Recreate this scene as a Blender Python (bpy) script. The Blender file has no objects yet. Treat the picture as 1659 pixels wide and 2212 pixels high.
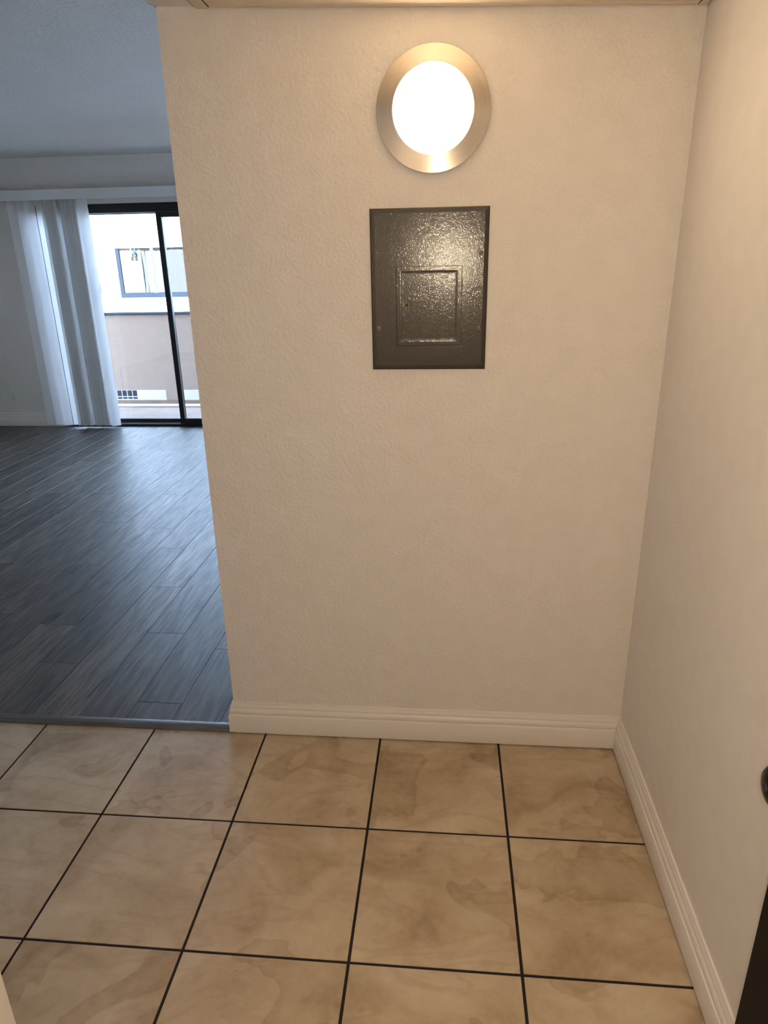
import bpy, bmesh, math, random
from mathutils import Vector, Matrix

sc = bpy.context.scene
COL = sc.collection

# ------------------------------------------------------------------ camera
cam_d = bpy.data.cameras.new('camera')
cam_d.sensor_fit = 'VERTICAL'
cam_d.sensor_height = 36.0
cam_d.sensor_width = 36.0
cam_d.lens = 36.0 * 1467.3 / 2212.0
cam_d.clip_start = 0.02
cam_d.clip_end = 200
cam = bpy.data.objects.new('camera', cam_d)
COL.objects.link(cam)
R0 = Vector((0.99594516, 0.08815373, -0.01794874))
R1 = Vector((0.01362828, -0.34505212, -0.93848458))
R2 = Vector((-0.08892417, 0.93443456, -0.34485437))
CAM = Vector((-0.59023331, -1.94203566, 1.55147669))
m = Matrix.Identity(4)
for i in range(3):
    m[i][0] = R0[i]; m[i][1] = -R1[i]; m[i][2] = -R2[i]; m[i][3] = CAM[i]
cam.matrix_world = m
sc.camera = cam

# ------------------------------------------------------------------ world, lights, exposure
world = bpy.data.worlds.new('sky')
sc.world = world
world.use_nodes = True
wn = world.node_tree
wn.nodes.clear()
w_out = wn.nodes.new('ShaderNodeOutputWorld')
w_bg = wn.nodes.new('ShaderNodeBackground')
w_sky = wn.nodes.new('ShaderNodeTexSky')
w_sky.sky_type = 'NISHITA'
w_sky.sun_disc = False
w_sky.sun_elevation = math.radians(48)
w_sky.sun_rotation = math.radians(200)
w_bg.inputs['Strength'].default_value = 0.50
wn.links.new(w_sky.outputs[0], w_bg.inputs['Color'])
wn.links.new(w_bg.outputs[0], w_out.inputs['Surface'])

# high sun from behind the flat: it clears the roof and strikes only the upper wall across the patio
sun = bpy.data.lights.new('sun', 'SUN')
sun.energy = 72.0
sun.color = (0.48, 0.67, 1.0)
sun.angle = math.radians(0.6)
suno = bpy.data.objects.new('sun', sun)
suno.rotation_euler = (math.radians(90 - 53.0), 0.0, math.radians(4))
COL.objects.link(suno)

# the phone's own small LED flash, beside its lens
fl = bpy.data.lights.new('phone_flash', 'POINT')
fl.energy = 22.5
fl.color = (1.0, 0.80, 0.56)
fl.shadow_soft_size = 0.006
flo = bpy.data.objects.new('phone_flash', fl)
flo.location = CAM + Vector((0.012, -0.004, 0.012))
COL.objects.link(flo)

LAMP_STRENGTH = 22.5
LAMP_COLOR = (1.0, 0.77, 0.50)

vs = sc.view_settings
vs.view_transform = 'Standard'
vs.look = 'None'
vs.gamma = 1.0
vs.exposure = 0.0
vs.use_curve_mapping = False
sc.cycles.use_denoising = True
sc.cycles.use_adaptive_sampling = True
sc.cycles.adaptive_threshold = 0.10
sc.cycles.adaptive_min_samples = 16
sc.cycles.max_bounces = 7
sc.cycles.diffuse_bounces = 4
sc.cycles.glossy_bounces = 3
sc.cycles.caustics_reflective = False
sc.cycles.caustics_refractive = False
sc.cycles.transparent_max_bounces = 12
sc.cycles.sample_clamp_indirect = 12.0

# ------------------------------------------------------------------ materials
def srgb(r, g, b):
    f = lambda c: (c / 255 / 12.92) if c / 255 <= 0.04045 else ((c / 255 + 0.055) / 1.055) ** 2.4
    return (f(r), f(g), f(b), 1)

class NT:
    def __init__(self, name):
        self.m = bpy.data.materials.new(name)
        self.m.use_nodes = True
        self.t = self.m.node_tree
        self.b = self.t.nodes['Principled BSDF']
    def n(self, kind, **kw):
        nd = self.t.nodes.new(kind)
        for k, v in kw.items():
            if k.startswith('i_'):
                nd.inputs[k[2:].replace('_', ' ')].default_value = v
            else:
                setattr(nd, k, v)
        return nd
    def l(self, a, b):
        self.t.links.new(a, b)
    def ramp(self, src, stops, interp='LINEAR'):
        r = self.n('ShaderNodeValToRGB')
        r.color_ramp.interpolation = interp
        e = r.color_ramp.elements
        while len(e) < len(stops):
            e.new(0.5)
        for el, (p, c) in zip(e, stops):
            el.position = p
            el.color = c if len(c) == 4 else (*c, 1)
        self.l(src, r.inputs[0])
        return r.outputs[0]
    def mix(self, fac, a, b, mode='MIX'):
        x = self.n('ShaderNodeMix', data_type='RGBA', blend_type=mode)
        for sock, v in ((x.inputs[0], fac), (x.inputs[6], a), (x.inputs[7], b)):
            if isinstance(v, (int, float, tuple)):
                sock.default_value = v
            else:
                self.l(v, sock)
        return x.outputs[2]
    def coords(self, kind='Object', scale=(1, 1, 1), rand=0.0, rot=(0, 0, 0)):
        tc = self.n('ShaderNodeTexCoord')
        mp = self.n('ShaderNodeMapping')
        mp.inputs['Scale'].default_value = scale
        mp.inputs['Rotation'].default_value = rot
        src = tc.outputs[kind]
        if rand:
            oi = self.n('ShaderNodeObjectInfo')
            vm = self.n('ShaderNodeVectorMath', operation='MULTIPLY_ADD')
            comb = self.n('ShaderNodeCombineXYZ')
            for i in range(3):
                self.l(oi.outputs['Random'], comb.inputs[i])
            self.l(comb.outputs[0], vm.inputs[0])
            vm.inputs[1].default_value = (rand, rand * 0.61, rand * 1.37)
            self.l(src, vm.inputs[2])
            src = vm.outputs[0]
        self.l(src, mp.inputs['Vector'])
        return mp.outputs[0]
    def noise(self, vec, scale, detail=3, rough=0.55, dist=0.0):
        nz = self.n('ShaderNodeTexNoise')
        nz.inputs['Scale'].default_value = scale
        nz.inputs['Detail'].default_value = detail
        nz.inputs['Roughness'].default_value = rough
        nz.inputs['Distortion'].default_value = dist
        self.l(vec, nz.inputs['Vector'])
        return nz.outputs[0]
    def bump(self, height, strength, dist, normal=None):
        b = self.n('ShaderNodeBump')
        b.inputs['Strength'].default_value = strength
        b.inputs['Distance'].default_value = dist
        self.l(height, b.inputs['Height'])
        if normal is not None:
            self.l(normal, b.inputs['Normal'])
        self.l(b.outputs[0], self.b.inputs['Normal'])
        return b.outputs[0]
    def base(self, c):
        if isinstance(c, tuple):
            self.b.inputs['Base Color'].default_value = c if len(c) == 4 else (*c, 1)
        else:
            self.l(c, self.b.inputs['Base Color'])
    def set(self, **kw):
        for k, v in kw.items():
            self.b.inputs[k.replace('_', ' ')].default_value = v
        return self

def plain(name, c, rough=0.6, metal=0.0, spec=0.5):
    x = NT(name)
    x.base(c)
    x.set(Roughness=rough, Metallic=metal)
    x.b.inputs['Specular IOR Level'].default_value = spec
    return x.m

M = {}

# orange-peel painted plaster
def plaster(name, col, strength, dist, scale, rough=0.55):
    x = NT(name)
    v = x.coords('Object')
    n1 = x.noise(v, scale, 2, 0.6)
    n2 = x.noise(v, scale * 0.18, 0, 0.5)
    h = x.n('ShaderNodeMath', operation='MULTIPLY_ADD')
    r = x.ramp(n1, [(0.42, (0, 0, 0)), (0.62, (1, 1, 1))])
    x.l(r, h.inputs[0]); h.inputs[1].default_value = 0.8; x.l(n2, h.inputs[2])
    tone = x.mix(x.ramp(n2, [(0.3, (0, 0, 0)), (0.7, (1, 1, 1))]), col, tuple(c * 0.97 for c in col[:3]) + (1,))
    x.base(tone)
    x.set(Roughness=rough)
    x.bump(h.outputs[0], strength, dist)
    return x.m

PAINT = (0.80, 0.765, 0.735, 1)
M['wall'] = plaster('painted_plaster', PAINT, 0.55, 0.0016, 95)
M['wall_smooth'] = plaster('painted_plaster_fine', PAINT, 0.25, 0.001, 110)
M['ceiling_tex'] = plaster('textured_ceiling_paint', (0.74, 0.715, 0.68, 1), 0.4, 0.003, 42, 0.8)
M['trim'] = plain('trim_paint', (0.80, 0.765, 0.725, 1), 0.38)
M['trim_board'] = plain('trim_board_paint', (0.72, 0.62, 0.50, 1), 0.5)
M['bead'] = plaster('torn_corner_paint', (0.85, 0.85, 0.86, 1), 1.0, 0.004, 160, 0.7)

# beige ceramic tile with cloudy brown veining
x = NT('ceramic_tile')
v = x.coords('Object', rand=37.0)
vw = x.coords('Object', scale=(1.0, 2.4, 1.0), rand=23.0, rot=(0, 0, 0.7))
big = x.noise(v, 4.2, 5, 0.55, 0.9)
vein = x.noise(vw, 3.0, 4, 0.5, 0.8)
fine = x.noise(v, 45, 3, 0.6)
c = x.ramp(big, [(0.28, (0.39, 0.285, 0.175)), (0.5, (0.57, 0.455, 0.315)), (0.72, (0.67, 0.565, 0.415))])
vm = x.ramp(vein, [(0.40, (0, 0, 0)), (0.495, (1, 1, 1)), (0.515, (0.35, 0.35, 0.35)), (0.64, (0, 0, 0))])
c = x.mix(x.mix(1.0, vm, (0.42, 0.42, 0.42, 1), 'MULTIPLY'), c, (0.38, 0.26, 0.16, 1))
wet = x.noise(x.coords('Object', rand=71.0), 3.4, 3, 0.5, 0.5)
wm = x.ramp(wet, [(0.585, (0, 0, 0)), (0.595, (1, 1, 1)), (0.66, (0.5, 0.5, 0.5))])
c = x.mix(wm, c, x.mix(1.0, c, (0.80, 0.76, 0.72, 1), 'MULTIPLY'))
c = x.mix(0.10, c, x.ramp(fine, [(0.3, (0.2, 0.13, 0.08)), (0.7, (0.7, 0.6, 0.48))]))
spk = x.n('ShaderNodeTexVoronoi'); spk.inputs['Scale'].default_value = 26
x.l(v, spk.inputs['Vector'])
sm = x.ramp(spk.outputs['Distance'], [(0.03, (1, 1, 1)), (0.055, (0, 0, 0))])
sel = x.ramp(spk.outputs['Color'], [(0.80, (0, 0, 0)), (0.82, (1, 1, 1))])
c = x.mix(x.mix(1.0, sm, sel, 'MULTIPLY'), c, (0.05, 0.035, 0.025, 1))
x.base(c)
x.set(Roughness=0.42)
x.bump(big, 0.12, 0.002)
M['tile'] = x.m
M['grout'] = plain('dark_grout', srgb(32, 29, 30), 0.9)

# grey vinyl plank, grain along Y
x = NT('vinyl_plank')
v = x.coords('Object', scale=(1, 0.075, 1), rand=41.0)
g1 = x.noise(v, 75, 5, 0.62, 0.4)
g2 = x.noise(x.coords('Object', scale=(1, 0.16, 1), rand=19.0), 12, 4, 0.55, 0.9)
crk = x.noise(x.coords('Object', scale=(1, 0.10, 1), rand=57.0), 16, 3, 0.5, 1.2)
oi = x.n('ShaderNodeObjectInfo')
tone = x.ramp(oi.outputs['Random'], [(0.0, (0.080, 0.071, 0.066)), (0.5, (0.098, 0.087, 0.080)), (1.0, (0.132, 0.117, 0.105))])
c = x.mix(1.0, tone, x.ramp(g2, [(0.3, (0.68, 0.68, 0.68)), (0.7, (1.32, 1.3, 1.28))]), 'MULTIPLY')
c = x.mix(0.65, c, x.mix(1.0, c, x.ramp(g1, [(0.36, (0.5, 0.5, 0.5)), (0.62, (1.6, 1.58, 1.55))]), 'MULTIPLY'))
cm = x.ramp(crk, [(0.66, (0, 0, 0)), (0.70, (1, 1, 1))])
c = x.mix(x.mix(1.0, cm, (0.7, 0.7, 0.7, 1), 'MULTIPLY'), c, (0.016, 0.015, 0.016, 1))
x.base(c)
rr = x.ramp(g1, [(0.3, (0.50, 0.50, 0.50)), (0.7, (0.38, 0.38, 0.38))])
x.l(rr, x.b.inputs['Roughness'])
x.b.inputs['Specular IOR Level'].default_value = 0.55
x.bump(g1, 0.16, 0.0012)
M['plank'] = x.m
M['plank_gap_seam_shade'] = plain('plank_joint_seam_shade', (0.012, 0.012, 0.013, 1), 0.8)  # plank joint colour, reused as painted shade in the hatch seams

x = NT('transition_vinyl')
v = x.coords('Object', scale=(0.05, 1, 1))
g = x.noise(v, 90, 4, 0.6)
x.base(x.ramp(g, [(0.3, (0.075, 0.072, 0.074)), (0.7, (0.16, 0.155, 0.155))]))
x.set(Roughness=0.35)
M['strip'] = x.m

# brushed nickel ring
x = NT('brushed_nickel')
tc = x.n('ShaderNodeTexCoord')
gr = x.n('ShaderNodeTexGradient', gradient_type='RADIAL')
mp = x.n('ShaderNodeMapping'); mp.inputs['Rotation'].default_value = (math.pi / 2, 0, 0)
x.l(tc.outputs['Object'], mp.inputs['Vector'])
ln = x.n('ShaderNodeVectorMath', operation='LENGTH'); x.l(tc.outputs['Object'], ln.inputs[0])
cmb = x.n('ShaderNodeCombineXYZ'); x.l(ln.outputs['Value'], cmb.inputs[0])
nz = x.noise(cmb.outputs[0], 900, 2, 0.6)
x.base((0.70, 0.635, 0.565, 1))
x.set(Metallic=1.0)
x.l(x.ramp(nz, [(0.3, (0.22, 0.22, 0.22)), (0.7, (0.30, 0.30, 0.30))]), x.b.inputs['Roughness'])
x.b.inputs['Anisotropic'].default_value = 0.9
x.b.inputs['Anisotropic Rotation'].default_value = 0.25
tg = x.n('ShaderNodeTangent', direction_type='RADIAL', axis='Y')
x.l(tg.outputs[0], x.b.inputs['Tangent'])
M['nickel'] = x.m

x = NT('lit_diffuser')
x.base((0.9, 0.9, 0.88, 1))
x.b.inputs['Emission Color'].default_value = (*LAMP_COLOR, 1)
x.b.inputs['Emission Strength'].default_value = LAMP_STRENGTH
M['diffuser'] = x.m
x.m.cycles.emission_sampling = 'NONE'

# glossy grey roller-painted metal of the breaker panel
x = NT('grey_gloss_enamel')
v = x.coords('Object')
n1 = x.noise(v, 330, 2, 0.6, 0.3)
n2 = x.noise(v, 90, 2, 0.5, 0.3)
x.base(srgb(58, 53, 50))
x.set(Roughness=0.08)
h = x.n('ShaderNodeMath', operation='MULTIPLY_ADD')
x.l(n1, h.inputs[0]); h.inputs[1].default_value = 0.9; x.l(n2, h.inputs[2])
x.bump(h.outputs[0], 0.5, 0.00054)
M['panel'] = x.m
x = NT('grey_gloss_hardware')
x.base(srgb(128, 117, 104)); x.set(Roughness=0.35)
M['panel_hw'] = x.m

M['black_door'] = plain('black_door_paint', (0.006, 0.005, 0.0045, 1), 0.6, 0.0, 0.2)
M['bronze'] = plain('dark_bronze', (0.035, 0.03, 0.025, 1), 0.28, 1.0)
M['black_alu'] = plain('black_aluminium', (0.012, 0.012, 0.014, 1), 0.35)
M['gasket'] = plain('grey_gasket', (0.20, 0.20, 0.22, 1), 0.5)

x = NT('window_glass')
x.t.nodes.remove(x.b)
out = x.t.nodes['Material Output']
tr = x.n('ShaderNodeBsdfTransparent'); tr.inputs[0].default_value = (0.95, 0.97, 0.97, 1)
gl = x.n('ShaderNodeBsdfGlossy'); gl.inputs['Roughness'].default_value = 0.02
lw = x.n('ShaderNodeLayerWeight'); lw.inputs['Blend'].default_value = 0.5
p5 = x.n('ShaderNodeMath', operation='POWER'); x.l(lw.outputs['Facing'], p5.inputs[0]); p5.inputs[1].default_value = 5.0
fr = x.n('ShaderNodeMath', operation='MULTIPLY_ADD'); x.l(p5.outputs[0], fr.inputs[0])
fr.inputs[1].default_value = 0.96; fr.inputs[2].default_value = 0.035
ms = x.n('ShaderNodeMixShader')
x.l(fr.outputs[0], ms.inputs[0]); x.l(tr.outputs[0], ms.inputs[1]); x.l(gl.outputs[0], ms.inputs[2])
x.l(ms.outputs[0], out.inputs['Surface'])
M['glass'] = x.m

# vinyl blind slats: slightly translucent
x = NT('white_vinyl_vane')
x.base((0.92, 0.92, 0.92, 1)); x.set(Roughness=0.45)
out = x.t.nodes['Material Output']
tl = x.n('ShaderNodeBsdfTranslucent'); tl.inputs[0].default_value = (0.96, 0.96, 0.96, 1)
ms = x.n('ShaderNodeMixShader'); ms.inputs[0].default_value = 0.55
x.l(x.b.outputs[0], ms.inputs[1]); x.l(tl.outputs[0], ms.inputs[2]); x.l(ms.outputs[0], out.inputs['Surface'])
M['vane'] = x.m
M['valance'] = plain('white_valance_vinyl', (0.76, 0.76, 0.76, 1), 0.4)
M['white_plastic'] = plain('white_plastic', (0.74, 0.73, 0.71, 1), 0.4)
M['dark_slot'] = plain('dark_slot', (0.02, 0.02, 0.02, 1), 0.8)

M['stucco'] = plaster('beige_stucco', (0.51, 0.42, 0.365, 1), 0.55, 0.006, 55, 0.9)
M['stucco_white'] = plaster('white_stucco', (0.90, 0.89, 0.87, 1), 0.5, 0.006, 55, 0.9)
M['white_ext'] = plain('white_exterior_paint', (0.90, 0.90, 0.89, 1), 0.7)
M['slate'] = plain('slate_blue_paint', (0.032, 0.036, 0.042, 1), 0.7, 0.0, 0.2)
x = NT('patio_concrete')
v = x.coords('Object')
x.base(x.ramp(x.noise(v, 3.5, 5, 0.6, 0.4), [(0.3, (0.31, 0.23, 0.185)), (0.7, (0.40, 0.305, 0.25))]))
x.set(Roughness=0.85)
M['concrete'] = x.m
M['asphalt'] = plain('grey_asphalt', (0.25, 0.22, 0.19, 1), 0.9)
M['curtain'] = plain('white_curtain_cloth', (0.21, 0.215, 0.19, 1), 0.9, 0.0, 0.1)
M['drape_reflection_grey'] = plain('grey_cloth_and_reflection', (0.15, 0.115, 0.10, 1), 0.9, 0.0, 0.1)  # grey of the narrow drape, also the painted reflection in the right pane
M['ornament_white'] = plain('white_ornament', (0.85, 0.85, 0.84, 1), 0.5)
M['ornament_grey'] = plain('grey_ornament', (0.035, 0.035, 0.035, 1), 0.6)
M['vent_dark'] = plain('vent_dark', srgb(54, 66, 84), 0.8)

# ------------------------------------------------------------------ mesh helpers
ORG = {}

def new_bm():
    return bmesh.new()

def bx(bm, x0, x1, y0, y1, z0, z1):
    vs_ = [bm.verts.new((a, b, c)) for c in (z0, z1) for b in (y0, y1) for a in (x0, x1)]
    for f in ((0, 2, 3, 1), (4, 5, 7, 6), (0, 1, 5, 4), (2, 6, 7, 3), (0, 4, 6, 2), (1, 3, 7, 5)):
        bm.faces.new([vs_[i] for i in f])
    return vs_

def bevel(bm, w, seg=2):
    bmesh.ops.bevel(bm, geom=list(bm.edges), offset=w, segments=seg, profile=0.6, affect='EDGES')

def box(x0, x1, y0, y1, z0, z1, bev=0.0, seg=2):
    bm = new_bm()
    bx(bm, x0, x1, y0, y1, z0, z1)
    if bev:
        bevel(bm, bev, seg)
    return bm

def hexa(pts):
    """pts: bottom 4 (ccw) then top 4"""
    bm = new_bm()
    v_ = [bm.verts.new(p) for p in pts]
    for f in ((3, 2, 1, 0), (4, 5, 6, 7), (0, 1, 5, 4), (1, 2, 6, 5), (2, 3, 7, 6), (3, 0, 4, 7)):
        bm.faces.new([v_[i] for i in f])
    return bm

def lathe(prof, axis_o, seg=64, axis='Y', close=False):
    """prof: list of (radius, along); revolve about axis through axis_o; +along goes toward -Y for axis 'Y', -X for 'X'"""
    bm = new_bm()
    rings = []
    for r, a in prof:
        if r < 1e-6:
            p = Vector(axis_o) + (Vector((0, -a, 0)) if axis == 'Y' else Vector((-a, 0, 0)))
            rings.append([bm.verts.new(p)])
            continue
        ring = []
        for i in range(seg):
            t = 2 * math.pi * i / seg
            if axis == 'Y':
                p = Vector(axis_o) + Vector((r * math.cos(t), -a, r * math.sin(t)))
            else:
                p = Vector(axis_o) + Vector((-a, r * math.cos(t), r * math.sin(t)))
            ring.append(bm.verts.new(p))
        rings.append(ring)
    for A, B in zip(rings, rings[1:]):
        for i in range(seg):
            j = (i + 1) % seg
            if len(A) == 1 and len(B) == 1:
                continue
            if len(A) == 1:
                bm.faces.new((A[0], B[i], B[j]))
            elif len(B) == 1:
                bm.faces.new((A[i], B[0], A[j]))
            else:
                bm.faces.new((A[i], B[i], B[j], A[j]))
    bmesh.ops.recalc_face_normals(bm, faces=list(bm.faces))
    return bm

def tube(bm, pts, r, seg=8):
    rings = []
    n = len(pts)
    for i, p in enumerate(pts):
        p = Vector(p)
        d = (Vector(pts[min(i + 1, n - 1)]) - Vector(pts[max(i - 1, 0)])).normalized()
        a = d.cross(Vector((0, 0, 1)))
        if a.length < 1e-4:
            a = d.cross(Vector((0, 1, 0)))
        a.normalize()
        b = d.cross(a)
        rings.append([bm.verts.new(p + r * (math.cos(2 * math.pi * k / seg) * a + math.sin(2 * math.pi * k / seg) * b)) for k in range(seg)])
    for A, B in zip(rings, rings[1:]):
        for k in range(seg):
            bm.faces.new((A[k], A[(k + 1) % seg], B[(k + 1) % seg], B[k]))
    bm.faces.new(rings[0][::-1]); bm.faces.new(rings[-1])

def sweep(prof, path, closed=False):
    """prof: (out, z) pairs, out measured to the right-hand side of travel; path: xy points"""
    bm = new_bm()
    n = len(path)
    rows = []
    for i, p in enumerate(path):
        p = Vector(p)
        d0 = (p - Vector(path[i - 1])).normalized() if i > 0 else None
        d1 = (Vector(path[i + 1]) - p).normalized() if i < n - 1 else None
        d0 = d0 or d1; d1 = d1 or d0
        n0 = Vector((d0.y, -d0.x)); n1 = Vector((d1.y, -d1.x))
        mt = (n0 + n1); mt = mt / mt.dot(n0) if mt.length > 1e-6 else n0
        rows.append([bm.verts.new((p.x + mt.x * o, p.y + mt.y * o, z)) for o, z in prof])
    k = len(prof)
    for A, B in zip(rows, rows[1:]):
        for i in range(k):
            j = (i + 1) % k
            bm.faces.new((A[i], A[j], B[j], B[i]))
    bm.faces.new(rows[0][::-1]); bm.faces.new(rows[-1])
    bmesh.ops.recalc_face_normals(bm, faces=list(bm.faces))
    return bm

def rotz(bm, ang, c):
    bmesh.ops.rotate(bm, verts=list(bm.verts), cent=c, matrix=Matrix.Rotation(ang, 3, 'Z'))

def obj(name, bm, mat, parent=None, origin=None, smooth=False):
    bm.normal_update()
    xs = [v.co for v in bm.verts]
    if origin is None:
        lo = Vector([min(v[i] for v in xs) for i in range(3)]); hi = Vector([max(v[i] for v in xs) for i in range(3)])
        origin = Vector(((lo.x + hi.x) / 2, (lo.y + hi.y) / 2, lo.z))
    origin = Vector(origin)
    for v in bm.verts:
        v.co -= origin
    me = bpy.data.meshes.new(name)
    bm.to_mesh(me); bm.free()
    if smooth:
        me.polygons.foreach_set('use_smooth', [True] * len(me.polygons))
        try:
            me.set_sharp_from_angle(angle=math.radians(35))
        except Exception:
            pass
    me.materials.append(M[mat])
    o = bpy.data.objects.new(name, me)
    COL.objects.link(o)
    ORG[o.name] = origin
    if parent is not None:
        o.parent = parent
        o.location = origin - ORG[parent.name]
    else:
        o.location = origin
    return o

def empty(name, loc):
    o = bpy.data.objects.new(name, None)
    o.empty_display_size = 0.05
    COL.objects.link(o)
    o.location = loc
    ORG[o.name] = Vector(loc)
    return o

def copy_of(src, parent, origin):
    o = src.copy()
    COL.objects.link(o)
    ORG[o.name] = Vector(origin)
    o.parent = parent
    o.location = Vector(origin) - (ORG[parent.name] if parent else Vector())
    return o

def tag(o, label=None, cat=None, group=None, kind=None):
    if label: o['label'] = label
    if cat: o['category'] = cat
    if group: o['group'] = group
    if kind: o['kind'] = kind
    return o

def struct(o, label, cat):
    return tag(o, label, cat, kind='structure')

# ------------------------------------------------------------------ key dimensions (metres)
XL = -1.316            # free end of the entry wall
D = 4.727              # living-room window wall
ZC = 2.511             # living-room ceiling
ROOM_X0, ROOM_X1 = -5.9, 0.0
REAR = -2.35

# ------------------------------------------------------------------ walls and ceilings
struct(obj('wall_front', box(XL, 0.12, 0.0, 0.12, -0.01, ZC), 'wall'),
       'cream textured plaster wall that carries the round lamp and grey panel', 'wall')
struct(obj('wall_right', box(0.0, 0.12, REAR, 0.0, -0.01, ZC), 'wall_smooth'),
       'cream plaster side wall at right, meeting the lamp wall in the corner', 'wall')
struct(obj('wall_left', box(-1.32, -1.19, REAR, -1.334, -0.01, ZC), 'wall_smooth'),
       'pale wall end at the lower left edge of the photo', 'wall')
struct(obj('wall_rear', box(-1.32, 0.12, REAR - 0.12, REAR, -0.01, ZC), 'wall_smooth'),
       'cream plaster wall behind the photographer', 'wall')
struct(obj('wall_near', box(ROOM_X0, -1.32, -1.60, -1.48, -0.01, ZC), 'wall_smooth'),
       'plaster wall out of view, closing the room beside the entry', 'wall')
bm = new_bm()
LZ1 = 2.15
LY0, LY1 = 1.60, 2.70
bx(bm, ROOM_X0 - 0.12, ROOM_X0, -1.60, LY0, -0.01, ZC)
bx(bm, ROOM_X0 - 0.12, ROOM_X0, LY1, D + 0.16, -0.01, ZC)
bx(bm, ROOM_X0 - 0.12, ROOM_X0, LY0, LY1, LZ1, ZC)
struct(obj('wall_far_left', bm, 'wall_smooth'), 'plaster wall out of view at the left of the living room', 'wall')
def added_window(name, xi, sgn, label, LY0, LY1):  # unseen window, added so more daylight reaches the living room
    xa, xb = sorted((xi + sgn * 0.03, xi + sgn * 0.09))
    xm = xi + sgn * 0.06
    w2 = empty(name, (xm, (LY0 + LY1) / 2, 0.0))
    ym = (LY0 + LY1) / 2
    for a, b in ((LY0, LY0 + 0.05), (ym - 0.03, ym + 0.03), (LY1 - 0.05, LY1)):
        obj('post', box(xa, xb, a, b, 0.0, LZ1), 'black_alu', w2)
    for a, b in ((0.0, 0.05), (LZ1 - 0.05, LZ1)):
        obj('rail', box(xa, xb, LY0, LY1, a, b), 'black_alu', w2)
    for a, b in ((LY0 + 0.05, ym - 0.03), (ym + 0.03, LY1 - 0.05)):
        obj('glass_pane', box(xm - 0.002, xm + 0.002, a, b, 0.05, LZ1 - 0.05), 'glass', w2)
    struct(w2, label, 'window')
added_window('added_window_1', ROOM_X0, -1, 'tall added window, unseen, bringing extra daylight into the living room from the left', LY0, LY1)
added_window('added_window_2', ROOM_X1, 1, 'tall added window, unseen, bringing extra daylight into the living room from the right', 1.5, 4.6)
LY0, LY1 = 1.5, 4.6
bm = new_bm()
bx(bm, ROOM_X1, ROOM_X1 + 0.12, 0.12, LY0, -0.01, ZC)
bx(bm, ROOM_X1, ROOM_X1 + 0.12, LY1, D + 0.16, -0.01, ZC)
bx(bm, ROOM_X1, ROOM_X1 + 0.12, LY0, LY1, LZ1, ZC)
struct(obj('wall_far_right', bm, 'wall_smooth'), 'plaster wall hidden behind the entry wall', 'wall')

# window wall with the sliding-door opening
OX0, OX1, OZ1 = -4.56, -1.95, 2.11
bm = new_bm()
bx(bm, ROOM_X0, OX0, D, D + 0.16, -0.01, ZC)
bx(bm, OX1, ROOM_X1, D, D + 0.16, -0.01, ZC)
bx(bm, OX0, OX1, D, D + 0.16, OZ1, ZC)
struct(obj('wall_back', bm, 'wall_smooth'), 'shaded white far wall of the living room around the sliding door', 'wall')
bm = new_bm()
bx(bm, ROOM_X0, OX0, D + 0.16, D + 0.20, -0.9, 4.6)
bx(bm, OX1, ROOM_X1, D + 0.16, D + 0.20, -0.9, 4.6)
bx(bm, OX0, OX1, D + 0.16, D + 0.20, OZ1, 4.6)
struct(obj('wall_outside', bm, 'stucco'), 'stucco outer face of the living-room wall, out of view', 'wall')

struct(obj('ceiling', box(ROOM_X0 - 0.12, ROOM_X1 + 0.12, -1.60, D + 0.16, ZC, ZC + 0.12), 'ceiling_tex'),
       'grey shaded textured ceiling of the living room', 'ceiling')

# upper storey and flat roof of the building (out of view): its shadow falls on the yard
bm = new_bm()
bx(bm, ROOM_X0 - 0.12, ROOM_X1 + 0.12, -2.47, D + 0.16, ZC + 0.12, 4.6)
struct(obj('roof', bm, 'wall_smooth'), 'upper storey above the flat, out of view', 'roof')

# dropped entry ceiling: left edge at 2.151, right end at 2.097
def zs(xx):
    return 2.152 + (2.101 - 2.152) * (xx - XL) / (0.0 - XL)
sof = hexa([(XL, REAR, zs(XL)), (0, REAR, zs(0)), (0, 0, zs(0)), (XL, 0, zs(XL)),
            (XL, REAR, ZC), (0, REAR, ZC), (0, 0, ZC), (XL, 0, ZC)])
SOF = struct(obj('ceiling', sof, 'wall_smooth'), 'low cream dropped ceiling over the tiled entry', 'ceiling')
bm = new_bm()
pr = [(XL - 0.012, zs(XL) + 0.004), (XL + 0.001, zs(XL) - 0.003), (XL + 0.001, zs(XL) + 0.05), (XL - 0.004, zs(XL) + 0.05)]
A = [bm.verts.new((p[0], -0.001, p[1])) for p in pr]; B = [bm.verts.new((p[0] - 0.004, REAR, p[1])) for p in pr]
for i in range(4):
    bm.faces.new((A[i], A[(i + 1) % 4], B[(i + 1) % 4], B[i]))
bm.faces.new(A); bm.faces.new(B[::-1])
bmesh.ops.recalc_face_normals(bm, faces=list(bm.faces))
tag(obj('corner_bead', bm, 'bead', SOF), 'rough white edge of the dropped ceiling')

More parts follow.
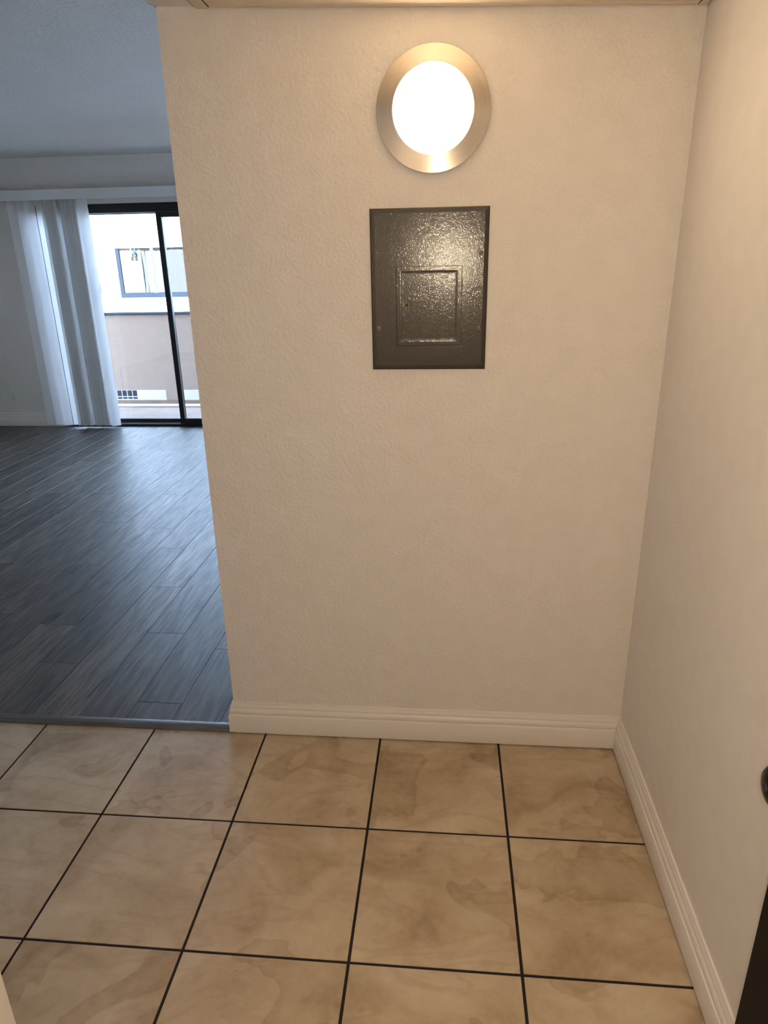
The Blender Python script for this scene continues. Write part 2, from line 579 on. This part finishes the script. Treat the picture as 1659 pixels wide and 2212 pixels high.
# ------------------------------------------------------------------ tiled entry floor
P = 0.405
GX0, GY0 = -1.612, -0.4114
FL = struct(obj('floor', box(ROOM_X0, 0.0, REAR, 0.0, -0.05, -0.0025), 'grout'),
            'beige brown ceramic tile floor of the entry with dark grout', 'floor')
gap = 0.0072
def tile_mesh(x0, x1, y0, y1):
    bm = box(x0 + gap / 2, x1 - gap / 2, y0 + gap / 2, y1 - gap / 2, -0.009, 0.0)
    top = [e for e in bm.edges if all(v.co.z > -1e-6 for v in e.verts)]
    bmesh.ops.bevel(bm, geom=top, offset=0.0012, segments=2, profile=0.6, affect='EDGES')
    return bm
full = None
random.seed(4)
for r in range(6):
    y1 = GY0 - (r - 1) * P; y0 = y1 - P
    y1 = min(y1, 0.004)
    for k in range(-5, 4):
        x0 = GX0 + k * P; x1 = x0 + P
        x1 = min(x1, -0.012)
        if y0 < REAR:
            continue
        whole = abs(x1 - x0 - P) < 1e-6 and abs(y1 - y0 - P) < 1e-6
        org = ((x0 + x1) / 2, (y0 + y1) / 2, -0.009)
        if whole and full is not None:
            copy_of(full, FL, org)
        else:
            o = obj('tile', tile_mesh(x0, x1, y0, y1), 'tile', FL, org)
            if whole:
                full = o

# ------------------------------------------------------------------ vinyl plank floor of the living room
PF = struct(obj('floor', box(ROOM_X0, ROOM_X1, 0.0, D + 0.16, -0.05, 0.0005), 'plank_gap_seam_shade'),
            'dark grey wood-look vinyl plank floor of the living room', 'floor')
PW, PLN = 0.178, 1.216
phase = {0: 0.134, -1: 0.638, -2: 1.094, -3: 1.59, -4: 1.90, -5: 1.335, -9: 3.35, 1: 0.52, 2: 0.92}
pcache = {}
random.seed(11)
def plank(x0, x1, y0, y1):
    g = 0.0011
    key = (round(x1 - x0, 4), round(y1 - y0, 4))
    org = ((x0 + x1) / 2, (y0 + y1) / 2, 0.0)
    if key in pcache:
        copy_of(pcache[key], PF, org)
        return
    bm = box(x0 + g / 2, x1 - g / 2, y0 + g / 2, y1 - g / 2, 0.0, 0.005)
    top = [e for e in bm.edges if all(v.co.z > 0.0049 for v in e.verts)]
    bmesh.ops.bevel(bm, geom=top, offset=0.0010, segments=1, affect='EDGES')
    pcache[key] = obj('plank', bm, 'plank', PF, org)
for k in range(2, -25, -1):
    x1 = -1.565 + k * PW; x0 = x1 - PW
    # column index counted from the one that ends at x = -1.565
    ph = phase.get(k, random.uniform(0, PLN))
    y = ph % PLN - PLN
    while y < D:
        a, b = max(y, 0.02), min(y + PLN, D + 0.02)
        if b - a > 0.01:
            plank(x0, x1, a, b)
        y += PLN

# rounded reducer strip between tile and plank
prof = [(-0.014, 0.000), (-0.0125, 0.004), (-0.004, 0.0085), (0.006, 0.0105), (0.020, 0.0105), (0.030, 0.0085), (0.033, 0.005), (0.033, -0.004), (-0.014, -0.004)]
bm = new_bm()
A = [bm.verts.new((ROOM_X0, p[0], p[1])) for p in prof]; B = [bm.verts.new((-1.3175, p[0], p[1])) for p in prof]
for i in range(len(prof)):
    j = (i + 1) % len(prof)
    bm.faces.new((A[i], A[j], B[j], B[i]))
bm.faces.new(A[::-1]); bm.faces.new(B)
bmesh.ops.recalc_face_normals(bm, faces=list(bm.faces))
struct(obj('trim_1', bm, 'strip', smooth=True), 'dark grey rounded transition strip between tile and plank floors', 'trim')

# ------------------------------------------------------------------ baseboards
BB = [(0.0, 0.0055), (0.0175, 0.0055), (0.0180, 0.0075), (0.0180, 0.0735), (0.0165, 0.0765), (0.0125, 0.0785), (0.0125, 0.0800),
      (0.0140, 0.0815), (0.0148, 0.0860), (0.0140, 0.0915), (0.0115, 0.0975), (0.0085, 0.1005), (0.0085, 0.1020), (0.0102, 0.1035),
      (0.0102, 0.1075), (0.0080, 0.1130), (0.0055, 0.1175), (0.0050, 0.1210), (0.0, 0.1224)]
# right-hand side of travel must face the room
struct(obj('baseboard_front', sweep(BB, [(XL, 0.115), (XL, 0.0), (-0.0001, 0.0)]), 'trim', smooth=True),
       'cream moulded baseboard under the lamp wall, wrapping its free end', 'baseboard')
struct(obj('baseboard_right', sweep(BB, [(0.0, 0.0), (0.0, REAR)]), 'trim', smooth=True),
       'cream moulded baseboard along the right wall', 'baseboard')
BB2 = [(o, z * 1.2) for o, z in BB]
struct(obj('baseboard_back', sweep(BB2, [(ROOM_X0, D), (OX0 - 0.02, D)]), 'trim', smooth=True),
       'shaded white baseboard under the far living-room wall', 'baseboard')

# ------------------------------------------------------------------ ceiling hatch with board frame
HT = empty('ceiling_hatch', (-0.6, -0.4, 2.10))
def board(x0, x1, y0, y1, drop, th, name, mat='trim_board'):
    bm = hexa([(x0, y0, zs(x0) - drop), (x1, y0, zs(x1) - drop), (x1, y1, zs(x1) - drop), (x0, y1, zs(x0) - drop),
               (x0, y0, zs(x0) - drop + th), (x1, y0, zs(x1) - drop + th), (x1, y1, zs(x1) - drop + th), (x0, y1, zs(x0) - drop + th)])
    bevel(bm, 0.0012, 1)
    return obj(name, bm, mat, HT)
board(-1.2195, -0.0005, -1.105, -0.0005, 0.0008, 0.0008, 'seam_shade_sheet', 'plank_gap_seam_shade')  # dark sheet standing in for the shadow in the board seams
board(-1.2145, -1.1825, -1.10, -0.0010, 0.0055, 0.0047, 'side_board')
board(-0.0215, -0.0030, -1.10, -0.0010, 0.0052, 0.0044, 'side_board')
board(-1.1780, -0.0250, -0.0225, -0.0035, 0.0048, 0.0040, 'back_board')
board(-1.1780, -0.0250, -1.10, -1.07, 0.0050, 0.0042, 'front_board')
board(-1.1780, -0.0250, -1.066, -0.0265, 0.0048, 0.0040, 'hatch_panel')
tag(HT, 'cream board frame and panel set in the ceiling above the lamp', 'ceiling hatch')

# ------------------------------------------------------------------ round wall lamp
LC = Vector((-0.6325, 0.0, 1.9055))
WL = empty('wall_lamp', LC)
obj('back_plate', lathe([(0.0, 0.0), (0.136, 0.0), (0.136, 0.010), (0.0, 0.010)], LC, 64), 'nickel', WL, LC, True)
obj('ring', lathe([(0.1365, 0.006), (0.1415, 0.006), (0.1425, 0.0075), (0.1425, 0.0095), (0.1415, 0.0108), (0.1408, 0.01095), (0.1030, 0.0188), (0.1020, 0.0190), (0.1006, 0.0188), (0.1003, 0.0150), (0.1003, 0.0100), (0.1365, 0.0060)], LC, 96), 'nickel', WL, LC, True)
dome = [(0.1000, 0.0120), (0.1000, 0.0170)]
for i in range(1, 5):
    t = i / 4 * math.pi / 2
    dome.append((0.1000 * math.cos(t), 0.0170 + 0.0075 * math.sin(t)))
dome[-1] = (0.0, dome[-1][1])
tag(obj('diffuser', lathe(dome, LC, 48), 'diffuser', WL, LC, True), 'glowing white diffuser')
# the lamp's own light leaves from the face of the diffuser
ld = bpy.data.lights.new('lamp_light', 'AREA')
ld.shape = 'DISK'
ld.size = 0.197
ld.energy = LAMP_STRENGTH * math.pi * math.pi * 0.0985 ** 2
ld.color = LAMP_COLOR
lo = bpy.data.objects.new('lamp_light', ld)
COL.objects.link(lo)
lo.parent = WL
lo.location = (0, -0.0256, 0)
lo.rotation_euler = (-math.pi / 2, 0, 0)
tag(WL, 'lit round wall lamp with brushed nickel ring above the grey panel', 'lamp')

# ------------------------------------------------------------------ breaker panel
PX0, PX1, PZ0, PZ1 = -0.798, -0.484, 1.267, 1.684
EP = empty('electrical_panel', ((PX0 + PX1) / 2, 0.0, PZ0))
DX0, DX1, DZ0, DZ1 = -0.7305, -0.5515, 1.3315, 1.5415
# cover: outer slab with a sunk door opening
bm = new_bm()
def quad_ring(outer, inner, yo, yi):
    a = [bm.verts.new((p[0], yo, p[1])) for p in outer]
    b = [bm.verts.new((p[0], yi, p[1])) for p in inner]
    for i in range(4):
        j = (i + 1) % 4
        bm.faces.new((a[i], a[j], b[j], b[i]))
    return a, b
def rect(e):
    return [(PX0 + e, PZ0 + e), (PX1 - e, PZ0 + e), (PX1 - e, PZ1 - e), (PX0 + e, PZ1 - e)]
def drect(e):
    return [(DX0 + e, DZ0 + e), (DX1 - e, DZ0 + e), (DX1 - e, DZ1 - e), (DX0 + e, DZ1 - e)]
quad_ring(rect(0), rect(0), -0.0005, -0.0045)
quad_ring(rect(0), rect(0.003), -0.0045, -0.0068)
quad_ring(rect(0.003), rect(0.012), -0.0068, -0.0075)
quad_ring(rect(0.012), drect(-0.0016), -0.0075, -0.0075)
quad_ring(drect(-0.0016), drect(-0.0016), -0.0075, -0.0025)
a, b = quad_ring(drect(-0.0016), drect(0.03), -0.0025, -0.0025)
bm.faces.new(b)
bmesh.ops.remove_doubles(bm, verts=list(bm.verts), dist=1e-6)
bmesh.ops.recalc_face_normals(bm, faces=list(bm.faces))
obj('cover', bm, 'panel', EP)
# little door with an embossed border
bm = new_bm()
def ring2(r1, y1, r2, y2):
    a = [bm.verts.new((p[0], y1, p[1])) for p in r1]
    b = [bm.verts.new((p[0], y2, p[1])) for p in r2]
    for i in range(4):
        j = (i + 1) % 4
        bm.faces.new((a[i], a[j], b[j], b[i]))
    return b
ring2(drect(0.0010), -0.0030, drect(0.0010), -0.0078)
ring2(drect(0.0010), -0.0078, drect(0.0022), -0.0092)
ring2(drect(0.0022), -0.0092, drect(0.0120), -0.0092)
ring2(drect(0.0120), -0.0092, drect(0.0145), -0.0090)
ring2(drect(0.0145), -0.0090, drect(0.0175), -0.0085)
b = ring2(drect(0.0175), -0.0085, drect(0.0200), -0.0084)
bm.faces.new(b)
bmesh.ops.remove_doubles(bm, verts=list(bm.verts), dist=1e-6)
bmesh.ops.recalc_face_normals(bm, faces=list(bm.faces))
PD = obj('panel_door', bm, 'panel', EP)
# D-shaped ring pull in a shallow cup
lx, lz = -0.702, 1.4355
bm = new_bm()
pts = []
for i in range(13):
    t = math.pi / 2 + math.pi * i / 12
    pts.append((lx + 0.004 + 0.0105 * math.cos(t), -0.0118, lz + 0.0115 * math.sin(t)))
tube(bm, pts, 0.0021, 8)
tube(bm, [(lx + 0.0060, -0.0108, lz + 0.0125), (lx + 0.0060, -0.0108, lz - 0.0125)], 0.0030, 8)
tag(obj('ring_pull', bm, 'panel_hw', PD, smooth=True), 'small painted half-ring pull')
obj('latch_button', lathe([(0.0055, 0.0080), (0.0052, 0.0098), (0.003, 0.0106), (0.0, 0.0108)], (lx - 0.0005, 0, lz - 0.003), 16), 'panel_hw', PD, smooth=True)
bm = box(lx - 0.0010, lx + 0.0034, -0.0098, -0.0075, lz - 0.0085, lz + 0.0085)
obj('latch_slot', bm, 'dark_slot', PD)
for hz_ in (1.497, 1.392):
    bm = new_bm()
    tube(bm, [(DX1 - 0.0003, -0.0088, hz_ - 0.011), (DX1 - 0.0003, -0.0088, hz_ + 0.011)], 0.0018, 8)
    obj('hinge', bm, 'panel_hw', EP, smooth=True)
for sx, sz in ((-0.780, 1.5725), (-0.5035, 1.571), (-0.779, 1.380), (-0.504, 1.379)):
    s = obj('screw', lathe([(0.0062, 0.0070), (0.0060, 0.0090), (0.0045, 0.0104), (0.002, 0.0110), (0.0, 0.0111)], (sx, 0, sz), 16), 'panel_hw', EP, smooth=True)
    bm = box(sx - 0.0052, sx + 0.0052, -0.01135, -0.0096, sz - 0.0006, sz + 0.0006)
    bmesh.ops.rotate(bm, verts=list(bm.verts), cent=(sx, 0, sz), matrix=Matrix.Rotation(0.8 + sx * 9, 3, 'Y'))
    obj('slot', bm, 'dark_slot', s)
tag(EP, 'dark grey glossy metal breaker panel on the cream wall under the lamp', 'electrical panel')

# ------------------------------------------------------------------ black front door standing open at the right edge
DXF, DYE = -0.12, -1.163
door_o = (DXF + 0.022, DYE - 0.45, 0.012)
FD = empty('door_2', door_o)
obj('door_leaf', box(DXF, DXF + 0.044, DYE - 0.90, DYE, 0.012, 2.03, 0.002, 1), 'black_door', FD)
kc = (DXF, DYE - 0.060, 0.925)
KN = obj('door_knob', lathe([(0.0, 0.0), (0.032, 0.0005), (0.032, 0.006), (0.026, 0.010), (0.012, 0.012), (0.0105, 0.024), (0.016, 0.030),
                        (0.0245, 0.036), (0.0285, 0.046), (0.0280, 0.054), (0.022, 0.061), (0.011, 0.0645), (0.0, 0.065)], kc, 40, 'X'), 'bronze', FD, kc, True)
obj('keyhole', lathe([(0.0, 0.0640), (0.0055, 0.0640), (0.0050, 0.0658), (0.0, 0.0658)], kc, 16, 'X'), 'dark_slot', KN, smooth=True)
bm = box(DXF + 0.010, DXF + 0.034, DYE - 0.001, DYE + 0.0015, 0.88, 0.97, 0.0006, 1)
obj('latch_plate', bm, 'bronze', FD)
for hz_ in (0.25, 1.02, 1.78):
    bm = new_bm()
    tube(bm, [(DXF + 0.046, DYE - 0.902, hz_ - 0.045), (DXF + 0.046, DYE - 0.902, hz_ + 0.045)], 0.006, 10)
    obj('hinge', bm, 'bronze', FD, smooth=True)
struct(FD, 'black front door with dark knob standing open at the right edge', 'door')

# ------------------------------------------------------------------ sliding glass door
SD = empty('door_1', ((OX0 + OX1) / 2, D + 0.06, 0.0))
YF0, YF1 = D - 0.004, D + 0.12
bm = new_bm(); bx(bm, OX0, OX1, YF0, YF1, 2.030, OZ1)
bevel(bm, 0.002, 1); obj('head_frame', bm, 'black_alu', SD)
bm = new_bm(); bx(bm, OX0, OX1, YF0 - 0.012, YF1, 0.005, 0.030)
bevel(bm, 0.002, 1); TRK = obj('track', bm, 'black_alu', SD)
for yy in (D + 0.022, D + 0.078):
    obj('rail', box(OX0 + 0.03, OX1 - 0.03, yy, yy + 0.004, 0.030, 0.036), 'gasket', TRK)
for x0, x1 in ((OX0, OX0 + 0.025), (OX1 - 0.035, OX1)):
    obj('side_frame', box(x0, x1, YF0, YF1, 0.03, 2.03, 0.002, 1), 'black_alu', SD)
def sash(x0, x1, y0, y1, z0, z1, stl, str_, rb, rt, label):
    s = obj('sash', box(x0, x0 + stl, y0, y1, z0, z1, 0.003, 2), 'black_alu', SD)      # left stile carries the rest
    s['label'] = label
    obj('stile', box(x1 - str_, x1, y0, y1, z0, z1, 0.003, 2), 'black_alu', s)
    obj('bottom_rail', box(x0 + stl, x1 - str_, y0, y1, z0, z0 + rb, 0.003, 2), 'black_alu', s)
    obj('top_rail', box(x0 + stl, x1 - str_, y0, y1, z1 - rt, z1, 0.003, 2), 'black_alu', s)
    ym = (y0 + y1) / 2
    obj('glass_pane', box(x0 + stl - 0.005, x1 - str_ + 0.005, ym - 0.002, ym + 0.002, z0 + rb - 0.005, z1 - rt + 0.005), 'glass', s)
    # slim gasket bead just inside the frame
    bm = new_bm()
    t = 0.004
    a0, a1, c0, c1 = x0 + stl, x1 - str_, z0 + rb, z1 - rt
    yb = y0 - 0.0008
    bx(bm, a0 - 0.003, a0 + t, yb, y0 + 0.01, c0, c1); bx(bm, a1 - t, a1 + 0.003, yb, y0 + 0.01, c0, c1)
    bx(bm, a0, a1, yb, y0 + 0.01, c0 - 0.003, c0 + t); bx(bm, a0, a1, yb, y0 + 0.01, c1 - t, c1 + 0.003)
    obj('gasket', bm, 'gasket', s)
    return s
# inner sash at the right, outer sash at the left
sash(-3.310, OX1 - 0.036, D + 0.006, D + 0.040, 0.036, 2.029, 0.050, 0.06, 0.045, 0.042, 'right sash of the sliding door')
s1 = sash(OX0 + 0.026, -3.275, D + 0.064, D + 0.098, 0.036, 2.029, 0.034, 0.050, 0.030, 0.004, 'left sash of the sliding door')
# slim pull bar just behind the last slat, with its dark grip
bm = box(-4.025, -3.992, D + 0.048, D + 0.062, 0.036, 2.029, 0.002, 1)
hb = obj('pull_stile', bm, 'black_alu', SD)
obj('handle', box(-3.994, -3.966, D + 0.030, D + 0.052, 1.315, 1.405, 0.004, 2), 'black_alu', hb)
struct(SD, 'black framed sliding glass door to the patio in the living room', 'door')

# ------------------------------------------------------------------ vertical blind with valance
VB = empty('vertical_blind', (-4.3, 4.65, 0.03))
val = new_bm()
bx(val, -4.98, -1.75, 4.598, 4.606, 2.146, 2.232)
bx(val, -4.98, -4.972, 4.606, D - 0.001, 2.146, 2.232)
bx(val, -1.758, -1.75, 4.606, D - 0.001, 2.146, 2.232)
bx(val, -4.972, -1.758, 4.606, D - 0.001, 2.227, 2.232)
obj('valance', val, 'valance', VB)
obj('headrail', box(-4.90, -1.80, 4.635, 4.675, 2.165, 2.200, 0.003, 1), 'valance', VB)
def vane(xc, yc, ang, w=0.089, z0=0.030, bow=0.0035):
    bm = new_bm()
    n = 8
    F, Bk = [], []
    for i in range(n + 1):
        t = i / n - 0.5
        u = t * w
        d = bow * (1 - (2 * t) ** 2)
        F.append((xc + u, yc - d)); Bk.append((xc + u, yc - d + 0.0009))
    lay = []
    for z in (z0, 2.17):
        lay.append(([bm.verts.new((p[0], p[1], z)) for p in F], [bm.verts.new((p[0], p[1], z)) for p in Bk]))
    (f0, b0), (f1, b1) = lay
    for i in range(n):
        bm.faces.new((f0[i], f0[i + 1], f1[i + 1], f1[i]))
        bm.faces.new((b0[i + 1], b0[i], b1[i], b1[i + 1]))
        bm.faces.new((f0[i + 1], f0[i], b0[i], b0[i + 1]))
        bm.faces.new((f1[i], f1[i + 1], b1[i + 1], b1[i]))
    bm.faces.new((f0[0], f1[0], b1[0], b0[0])); bm.faces.new((f0[n], b0[n], b1[n], f1[n]))
    bmesh.ops.recalc_face_normals(bm, faces=list(bm.faces))
    rotz(bm, ang, (xc, yc, 0))
    return obj('vane', bm, 'vane', VB, (xc, yc, z0), True)
rnd = random.Random(7)
for xc, yc, a, z0 in ((-4.648, 4.655, 0.55, 0.037), (-4.562, 4.655, 0.30, 0.034), (-4.476, 4.648, 0.46, 0.028), (-4.372, 4.655, 0.28, 0.034),
                      (-4.322, 4.650, 1.00, 0.033)):
    vane(xc, yc, a, 0.089, z0)
for i in range(9):
    vane(-4.306 + i * 0.0125, 4.655 + rnd.uniform(-0.004, 0.004), 1.36 + rnd.uniform(-0.07, 0.05), 0.089, 0.034 + rnd.uniform(-0.002, 0.002))
vane(-4.186, 4.650, 0.85, 0.089, 0.033)
for i in range(13):
    vane(-4.160 + i * 0.0130, 4.655 + rnd.uniform(-0.005, 0.005), 1.38 + rnd.uniform(-0.08, 0.06), 0.089, 0.034 + rnd.uniform(-0.002, 0.002))
vane(-3.955, 4.640, 0.60, 0.089, 0.028)
tag(VB, 'white vertical slat blind drawn to the left of the sliding door', 'blind')

# ------------------------------------------------------------------ wall outlet
OC = Vector((-5.062, D, 0.318))
WO = empty('wall_outlet', OC - Vector((0, 0, 0.058)))
obj('cover_plate', box(OC.x - 0.036, OC.x + 0.036, D - 0.006, D - 0.0005, OC.z - 0.058, OC.z + 0.058, 0.0025, 2), 'white_plastic', WO)
for dz in (0.020, -0.020):
    rc = obj('receptacle', box(OC.x - 0.0165, OC.x + 0.0165, D - 0.0075, D - 0.004, OC.z + dz - 0.014, OC.z + dz + 0.014, 0.0012, 1), 'white_plastic', WO)
    for dx, w, h in ((-0.0065, 0.0028, 0.009), (0.0065, 0.0028, 0.008)):
        obj('slot', box(OC.x + dx - w / 2, OC.x + dx + w / 2, D - 0.0078, D - 0.006, OC.z + dz, OC.z + dz + h), 'dark_slot', rc)
    obj('slot', box(OC.x - 0.003, OC.x + 0.003, D - 0.0078, D - 0.006, OC.z + dz - 0.010, OC.z + dz - 0.004), 'dark_slot', rc)
obj('screw', lathe([(0.003, 0.006 - D), (0.003, 0.0068 - D), (0.0, 0.0072 - D)], (OC.x, 0, OC.z), 10), 'white_plastic', WO)
tag(WO, 'white duplex wall outlet low on the far living-room wall', 'outlet')

# ------------------------------------------------------------------ outside: patio, curb, neighbouring building
struct(obj('floor_patio', box(-8.0, 0.5, D + 0.201, 5.955, -0.20, -0.05), 'concrete'), 'grey concrete patio slab outside the sliding door', 'patio')
tag(obj('patio_curb', box(-8.0, 0.5, 5.957, 6.075, -0.90, -0.030, 0.004, 1), 'white_ext'), 'white curb along the outer edge of the patio', 'curb')
struct(obj('ground', box(-20, 8, -10, 16, -1.2, -0.905), 'asphalt'), 'grey ground between the two buildings', 'ground')

YO = 7.70
NB = empty('neighbour_building', (-4.6, YO + 0.3, -0.9))
NX0, NX1 = -9.5, 0.5
WX0, WX1, WZ0, WZ1 = -5.155, -3.65, 1.152, 1.814
bm = new_bm()
bx(bm, NX0, WX0, YO, YO + 0.18, 0.955, 4.1); bx(bm, WX1, NX1, YO, YO + 0.18, 0.955, 4.1)
bx(bm, WX0, WX1, YO, YO + 0.18, 0.955, WZ0); bx(bm, WX0, WX1, YO, YO + 0.18, WZ1, 4.1)
tag(obj('upper_wall', bm, 'stucco_white', NB), 'bright white upper wall')
tag(obj('trim_band', box(NX0, NX1, YO - 0.03, YO + 0.2, 0.915, 0.955), 'slate', NB), 'slate grey horizontal band')
# lower wall with openings for the vent panels
bm = new_bm()
PN = [(-5.95, -4.690), (-4.475, -3.70)]
ZB0, ZB1 = -0.297, -0.148
bx(bm, NX0, NX1, YO + 0.012, YO + 0.19, ZB1, 0.915)
for a, b in ((NX0, PN[0][0]), (PN[0][1], PN[1][0]), (PN[1][1], NX1)):
    bx(bm, a, b, YO + 0.012, YO + 0.19, ZB0, ZB1)
tag(obj('lower_wall', bm, 'stucco', NB), 'beige stucco lower wall')
tag(obj('base_ledge', box(NX0, NX1, YO - 0.02, YO + 0.19, -0.9, ZB0), 'concrete', NB), 'grey concrete base ledge')
for i, (a, b) in enumerate(PN):
    vp = obj('vent_panel', box(a, b, YO + 0.004, YO + 0.05, ZB0, ZB1, 0.003, 1), 'white_ext', NB)
    if i == 0:
        for k in range(11):
            cx1 = -5.133 - k * 0.0785
            for z0, z1 in ((-0.236, -0.152), (-0.276, -0.251)):
                obj('grille_cell', box(cx1 - 0.064, cx1, YO + 0.0005, YO + 0.006, z0, z1), 'vent_dark', vp)
obj('roof', box(NX0, NX1, YO - 0.25, YO + 3, 4.1, 4.25), 'stucco_white', NB)

# window of the neighbour
WI = obj('window', box(WX0, WX0 + 0.052, YO - 0.004, YO + 0.10, WZ0, WZ1), 'slate', NB)
WI['label'] = 'window with slate frame, white curtain and sliding panes'
obj('bottom_rail', box(WX0 + 0.052, WX1, YO - 0.004, YO + 0.10, WZ0, WZ0 + 0.060), 'slate', WI)
obj('top_trim', box(WX0 - 0.012, WX1, YO - 0.008, YO + 0.08, WZ1 - 0.016, WZ1), 'white_ext', WI)
obj('right_frame', box(WX1 - 0.05, WX1, YO + 0.005, YO + 0.10, WZ0 + 0.06, WZ1 - 0.016), 'slate', WI)
obj('mullion', box(-4.655, -4.640, YO - 0.003, YO + 0.012, WZ0, WZ1 - 0.016), 'white_ext', WI)
obj('mullion', box(-4.628, -4.618, YO - 0.003, YO + 0.012, WZ0, WZ1 - 0.016), 'white_ext', WI)
obj('mullion_gap', box(-4.640, -4.628, YO + 0.002, YO + 0.012, WZ0 + 0.06, WZ1 - 0.016), 'slate', WI)
obj('glass_pane', box(WX0 + 0.052, -4.655, YO + 0.004, YO + 0.007, WZ0 + 0.06, WZ1 - 0.016), 'glass', WI)
obj('glass_pane', box(-4.618, WX1 - 0.05, YO + 0.001, YO + 0.004, WZ0 + 0.06, WZ1 - 0.016), 'glass', WI)
tag(NB, 'white and beige stucco neighbouring building seen through the glass door', 'building')

def drape(name, x0, x1, y, mat, label, waves, curve=0.0):
    bm = new_bm()
    n = waves * 8
    rows = []
    for z in [WZ0 + 0.063 + (WZ1 - WZ0 - 0.084) * j / 8 for j in range(9)]:
        t = (z - WZ0) / (WZ1 - WZ0)
        rows.append([bm.verts.new((x0 + (x1 - x0) * i / n + curve * math.sin(t * math.pi) * 0.9, y + 0.003 * math.sin(2 * math.pi * i / 8), z)) for i in range(n + 1)])
    for A, B in zip(rows, rows[1:]):
        for i in range(n):
            bm.faces.new((A[i], A[i + 1], B[i + 1], B[i]))
    r = bmesh.ops.extrude_face_region(bm, geom=list(bm.faces))
    for e in r['geom']:
        if isinstance(e, bmesh.types.BMVert):
            e.co.y += 0.003
    bmesh.ops.recalc_face_normals(bm, faces=list(bm.faces))
    return tag(obj(name, bm, mat, smooth=True), label, 'curtain')
drape('curtain', WX0 + 0.056, -4.80, YO + 0.014, 'curtain', 'white curtain at the left of the neighbour window', 5)
drape('curtain', -4.80, -4.755, YO + 0.018, 'drape_reflection_grey', 'narrow grey curtain strip in the neighbour window', 1, 0.02)
drape('curtain', -4.74, -4.45, YO + 0.022, 'curtain', 'white curtain behind the middle bar of the neighbour window', 4)
drape('curtain', -4.43, WX1 - 0.06, YO + 0.014, 'drape_reflection_grey', 'pale grey sheet painting the reflection in the right pane of the neighbour window', 8)  # sheet coloured as the grey reflection of the wall opposite
struct(obj('wall_neighbour_room', box(WX0 - 0.1, WX1 + 0.1, YO + 0.30, YO + 0.34, WZ0 - 0.1, WZ1 + 0.1), 'curtain'), 'pale wall inside the neighbour room behind curtains', 'wall')

def lantern(xc, mat, label):
    t = empty('hanging_ornament', (xc, YO - 0.020, 1.69))
    def rev(prof, nm, parent):
        bm = new_bm(); rings = []
        for r, z in prof:
            rings.append([bm.verts.new((xc + r * math.cos(k * math.pi / 4), YO - 0.020 + 0.6 * r * math.sin(k * math.pi / 4), 1.69 + z)) for k in range(8)])
        for A, B in zip(rings, rings[1:]):
            for k in range(8):
                bm.faces.new((A[k], A[(k + 1) % 8], B[(k + 1) % 8], B[k]))
        bm.faces.new(rings[0][::-1]); bm.faces.new(rings[-1])
        return obj(nm, bm, mat, parent, smooth=True)
    rev([(0.020, 0.0), (0.020, 0.006), (0.016, 0.012), (0.010, 0.026), (0.010, 0.030)], 'base', t)
    rev([(0.014, 0.030), (0.020, 0.036), (0.020, 0.060), (0.014, 0.066)], 'body', t)
    rev([(0.019, 0.066), (0.021, 0.070), (0.012, 0.082), (0.004, 0.092), (0.003, 0.108)], 'cap', t)
    return tag(t, label, 'ornament')
lantern(-4.925, 'ornament_white', 'small white lantern shaped ornament hanging in the neighbour window')
lantern(-4.868, 'ornament_grey', 'small dark grey lantern shaped ornament hanging in the neighbour window')
